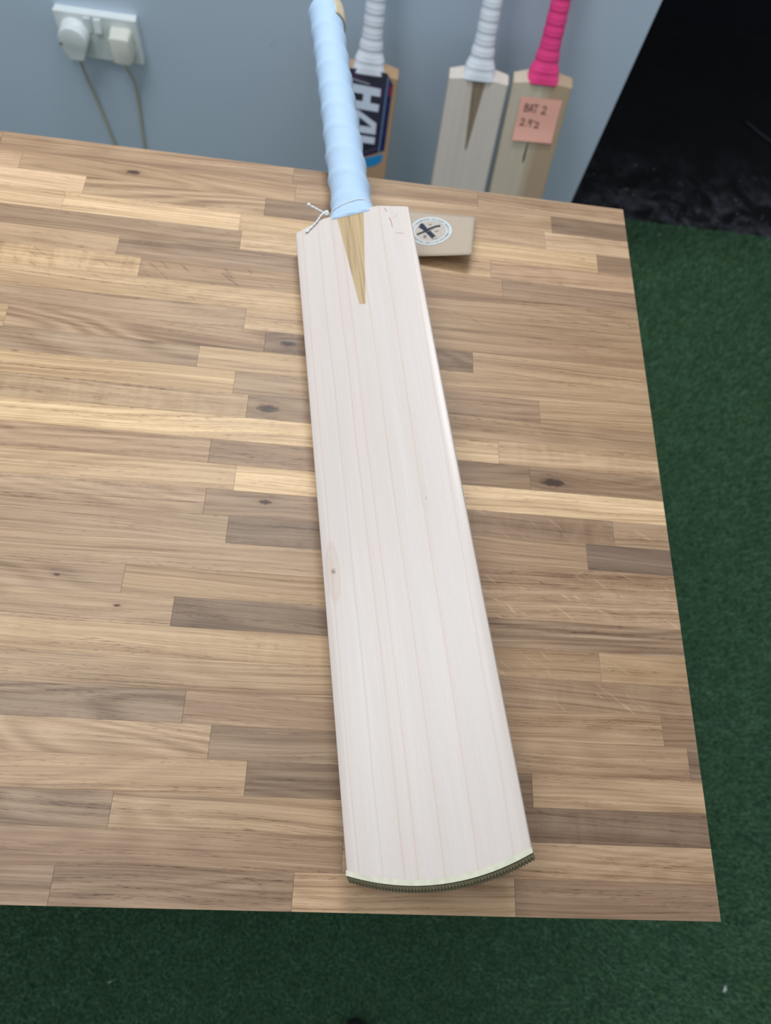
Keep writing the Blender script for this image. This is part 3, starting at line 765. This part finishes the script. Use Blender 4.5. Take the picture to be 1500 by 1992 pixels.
hw_ = pymesh('handwriting', V, F, INK, note); hw_['label'] = 'black handwritten words and weight figures'

# ---------------------------------------------------------------- printed card tucked under the bat
card = empty('printed_card', (-.155, .56, T)); tag(card, 'brown kraft card with a round crossed bats logo, tucked under the bare bat', 'card')
CO = Vector((-.1542, .5866, 0)); CU = Vector((-1, .012, 0)); CV = Vector((-.125, -.992, 0))
def cardf(u, v, h=0):                       # u metres leftwards from the back right corner, v metres to the front
    a = max(0., 1 - u / .085) ** 1.25
    z = .0009 + a * (.0045 + .0115 * (v / .0595)) + h
    p = CO + CU * u + CV * v; return (p.x + .155, p.y - .56, z)
V, F = [], []; n1, n2 = 24, 12
for j in range(n2 + 1):
    for i in range(n1 + 1): V.append(cardf(.085 * i / n1,   .0595 * j / n2))
for j in range(n2):
    for i in range(n1): a = j * (n1 + 1) + i; F.append((a, a + n1 + 1, a + n1 + 2, a + 1))
KR = simple('kraft_card', rgb(176, 160, 142), .85, .2, 500, .04)
c = pymesh('paper', V, F, KR, card, True, fix=False); so_ = c.modifiers.new('s', 'SOLIDIFY'); so_.thickness = .0006; so_.offset = 0
CW = simple('white_print', (.60, .63, .66, 1), .8, .2, 400, .03); CB = simple('pale_print_band', rgb(188, 190, 186), .85, .2, 400, .03); CG = simple('grey_print_disc', rgb(184, 172, 160), .85, .2, 400, .03)
CK = simple('dark_print', (.030, .035, .055, 1), .7, .2, 400, .1)
UC, VC, RR = .0402, .0258, .0190       # centre and radius of the round logo on the card
def ringmesh(r0, r1, h, n=72):
    V, F = [], []
    for i in range(n):
        a = 2 * math.pi * i / n
        for r in (r0, r1):
            V.append(cardf(UC + r * math.cos(a), VC + r * math.sin(a), h))
    for i in range(n):
        a = 2 * i; b = 2 * ((i + 1) % n); F.append((a, a + 1, b + 1, b))
    return V, F
def logo_part(name, VF, mat, th=.00012, label=None):
    o = pymesh(name, VF[0], VF[1], mat, card, False, fix=False)
    for p in o.data.polygons: pass
    s = o.modifiers.new('s', 'SOLIDIFY'); s.thickness = th; s.offset = 0
    if label: o['label'] = label
    return o
logo_part('logo_band', ringmesh(RR * .795, RR * .975, .00060), CB)
logo_part('logo_disc', ringmesh(.0005, RR, .00045), CG)
logo_part('logo_ring', merge([ringmesh(RR * .97, RR * 1.03, .00066), ringmesh(RR * .765, RR * .80, .00066)]), CW, label='white double ring round the logo')
def cl(x, y): return (UC - x * RR, VC - y * RR)        # logo units: x right, y up
def polyl(pts, h=.0006):
    n = len(pts)
    return [cardf(*cl(x, y), h) for x, y in pts], [list(range(n))]
def q(cx, cy): return ((cx - 590) / 640, (612 - cy) / 497)
bl = [q(*p) for p in [(215, 395), (265, 350), (330, 360), (480, 530), (600, 620), (790, 800), (845, 835), (830, 885), (760, 915), (690, 905), (460, 680), (365, 600), (240, 525), (190, 520), (185, 490), (215, 480)]]
hn = [q(*p) for p in [(480, 535), (620, 455), (740, 405), (860, 375), (880, 440), (760, 460), (640, 520), (560, 575), (470, 655), (350, 700), (230, 770), (180, 765), (175, 735), (330, 650)]]
logo_part('crossed_bats', merge([polyl(bl, .0006), polyl(hn, .00072)]), CK, label='dark silhouettes of crossed bats')
endp = [q(*p) for p in [(700, 870), (760, 815), (835, 830), (825, 870), (760, 905), (700, 895)]]
tp = [q(*p) for p in [(480, 660), (560, 600), (640, 545), (700, 505), (700, 512), (640, 560), (560, 615)]]
logo_part('silhouette_highlight', merge([polyl(endp, .00085), polyl(tp, .00085)]), CG)
def ch_mesh(ch):
    cu = bpy.data.curves.new('t', 'FONT'); cu.body = ch; cu.size = 1; cu.align_x = 'CENTER'; cu.align_y = 'CENTER'; cu.resolution_u = 2
    ob = bpy.data.objects.new('t', cu); SC.collection.objects.link(ob)
    dg = bpy.context.evaluated_depsgraph_get(); me = bpy.data.meshes.new_from_object(ob.evaluated_get(dg))
    V = [v.co.copy() for v in me.vertices]; F = [list(p.vertices) for p in me.polygons]
    bpy.data.objects.remove(ob); bpy.data.curves.remove(cu); bpy.data.meshes.remove(me); return V, F
cache = {}
def glyph(ch, x, y, size, rot, h=.0008):
    if ch not in cache: cache[ch] = ch_mesh(ch)
    V, F = cache[ch]; ca, sa = math.cos(rot), math.sin(rot)
    return [cardf(*cl(x + size * (v.x * ca - v.y * sa), y + size * (v.x * sa + v.y * ca)), h) for v in V], F
parts = []; txt = 'HANDMADE CRICKET BATS + ENGLISH WILLOW CRICKET BATS + '
for i, chh in enumerate(txt):
    if chh == ' ': continue
    a = math.radians(150) - 2 * math.pi * i / len(txt)
    parts.append(glyph(chh, .865 * math.cos(a), .865 * math.sin(a), .125, a - math.pi / 2))
logo_part('ring_lettering', merge(parts), CK, .00005, 'small dark lettering round the ring')
parts = [glyph('7', *q(520, 380), .24, -math.pi / 2), glyph('S', *q(775, 615), .26, -math.pi / 2 + .3), glyph('H', *q(440, 820), .26, -math.pi / 2)]
logo_part('logo_letter', merge(parts), CK, .00005)

# ---------------------------------------------------------------- double wall socket with two plugs
sock = empty('wall_socket', (-.7475, 1.385, T - .413)); tag(sock, 'white double wall socket with two rocker switches on the grey wall', 'socket')
def sbox(name, x0, x1, z0, z1, y0, y1, mat, bev=.001, par=None, rx=0, label=None):
    p = par or sock; bm = bmesh.new(); cx, cy, cz = (x0 + x1) / 2, (y0 + y1) / 2, (z0 + z1) / 2
    add_box(bm, (x0 - cx, y0 - cy, z0 - cz), (x1 - cx, y1 - cy, z1 - cz), bev, 2)
    if rx: bmesh.ops.rotate(bm, verts=bm.verts, matrix=Matrix.Rotation(rx, 3, 'X'))
    o = bmobj(name, bm, mat, None, False); o.location = (cx, cy, cz + T); child(o, p)
    if label: o['label'] = label
    return o
sbox('back_box', -.8195, -.6755, -.4535, -.3725, 1.375, 1.385, WHITEPL, .001)
sbox('face_plate', -.8205, -.6745, -.4545, -.3715, 1.366, 1.375, WHITEPL, .002)
sbox('switch', -.7675, -.7555, -.4040, -.3760, 1.363, 1.3665, WHITEPL, .0008, rx=.07)
sbox('switch', -.7500, -.7380, -.4000, -.3770, 1.360, 1.3665, WHITEPL, .0008, rx=-.16)
for x in (-.8080, -.6870):
    V, F = tube([(x, 1.3664, T - .413), (x, 1.3655, T - .413)], .0028, 14); s = pymesh('screw', V, F, DARKMETAL)
    child(s, sock)
def plug(name, x, z, outline, mat, label, taper, ydepth):
    root = empty(name, (x, 1.366, T + z)); tag(root, label, 'plug')
    n = len(outline); V, F = [], []
    levels = [(0, 1.0), (-.010, 1.0), (-.0125, .94), (-ydepth + .003, taper), (-ydepth + .0008, taper - .03), (-ydepth, taper - .09)]
    for (y, s) in levels:
        for (a, b) in outline: V.append((a * s, y, b * (s if b > 0 else 1 - (1 - s) * .35)))
    for j in range(len(levels) - 1):
        for i in range(n):
            a, b = j * n + i, j * n + (i + 1) % n; F.append((a, b, b + n, a + n))
    F.append(tuple(range(n))); F.append(tuple((len(levels) - 1) * n + i for i in range(n))[::-1])
    o = pymesh('body', V, F, mat, root)
    for p in o.data.polygons: p.use_smooth = len(p.vertices) == 4
    if hasattr(o.data, 'set_sharp_from_angle'): o.data.set_sharp_from_angle(angle=math.radians(35))
    return root
rnd = [(.0262 * math.cos(math.radians(a)), .0262 * math.sin(math.radians(a)) + .001) for a in range(-25, 206, 11)] + [(-.0150, -.0310), (-.0120, -.0335), (.0120, -.0335), (.0150, -.0310)]
p1 = plug('power_plug', -.7885, -.4085, rnd, WHITEPL, 'round topped white plug in the left outlet', .96, .029)
V, F = tube([(-.021, -.0292, -.004), (-.021, -.0300, -.004)], .0022, 10); pymesh('red_mark', V, F, simple('red_plastic', (.22, .01, .01, 1), .5, .4, 50, .05), p1)['label'] = 'small dark red mark'
sq = []
for cxs, czs, a0 in ((.0125, .0145, 0), (-.0125, .0145, 90), (-.0125, -.0215, 180), (.0125, -.0215, 270)):
    for k in range(5): a = math.radians(a0 + 22.5 * k); sq.append((cxs + .007 * math.cos(a), czs + .007 * math.sin(a)))
p2 = plug('power_plug', -.7045, -.4090, sq, CREAMPL, 'square cream white plug in the right outlet', .93, .030)
def cab(pts, label):
    V, F = tube(catmull([(x, y, z + T) for x, y, z in pts], 8), .0027, 8); tag(pymesh('power_cable', V, F, CABLE, None, True), label, 'cable')
cab([(-.7885, 1.350, -.4415), (-.7880, 1.352, -.456), (-.7925, 1.374, -.505), (-.7875, 1.3815, -.555), (-.7815, 1.3815, -.600), (-.770, 1.3815, -.68), (-.755, 1.381, -.78), (-.74, 1.372, -.862), (-.70, 1.33, -.8765)],
    'beige cable dropping from the left plug')
cab([(-.7045, 1.350, -.4375), (-.7045, 1.353, -.452), (-.7020, 1.3750, -.500), (-.7050, 1.3815, -.560), (-.7090, 1.3815, -.62), (-.713, 1.3815, -.70), (-.715, 1.380, -.79), (-.71, 1.366, -.868), (-.66, 1.33, -.8765)],
    'beige cable dropping from the right plug')

# ---------------------------------------------------------------- tip of a black shoe at the foot of the frame
shoe = empty('black_shoe', (-.155, -.352, .0135)); tag(shoe, 'black shoe whose rounded toe just enters the bottom edge', 'shoe')
BS = simple('black_shoe_fabric', (.006, .006, .009, 1), .6, .3, 60, .2, .3, 500); SO = simple('black_shoe_sole', (.010, .010, .014, 1), .7, .3, 60, .2)
def shoe_shape(h0, h1, grow, top):
    bm = bmesh.new(); n = 28; secs = []
    for lv, (z, s) in enumerate(top):
        ring = []
        for k in range(n):
            a = 2 * math.pi * k / n; yy = math.sin(a); xx = math.cos(a)
            wdt = .044 + grow if yy > 0 else .036 + grow
            ring.append(bm.verts.new((xx * wdt * s * (1 - .12 * abs(yy) ** 3), yy * (.135 + grow) * (s if yy > 0 else 1 - (1 - s) * .3) - .012, z)))
        secs.append(ring)
    for a, b in zip(secs, secs[1:]):
        for k in range(n): bm.faces.new((a[k], a[(k + 1) % n], b[(k + 1) % n], b[k]))
    bm.faces.new(secs[0][::-1]); bm.faces.new(secs[-1]); return bm
bmobj('sole', shoe_shape(0, 0, .002, [(.001, .97), (.006, 1.0), (.022, 1.0), (.026, .99)]), SO, shoe, True)
bmobj('upper', shoe_shape(0, 0, -.002, [(.026, 1.0), (.04, .97), (.055, .86), (.068, .62), (.085, .42), (.1, .40)]), BS, shoe, True)
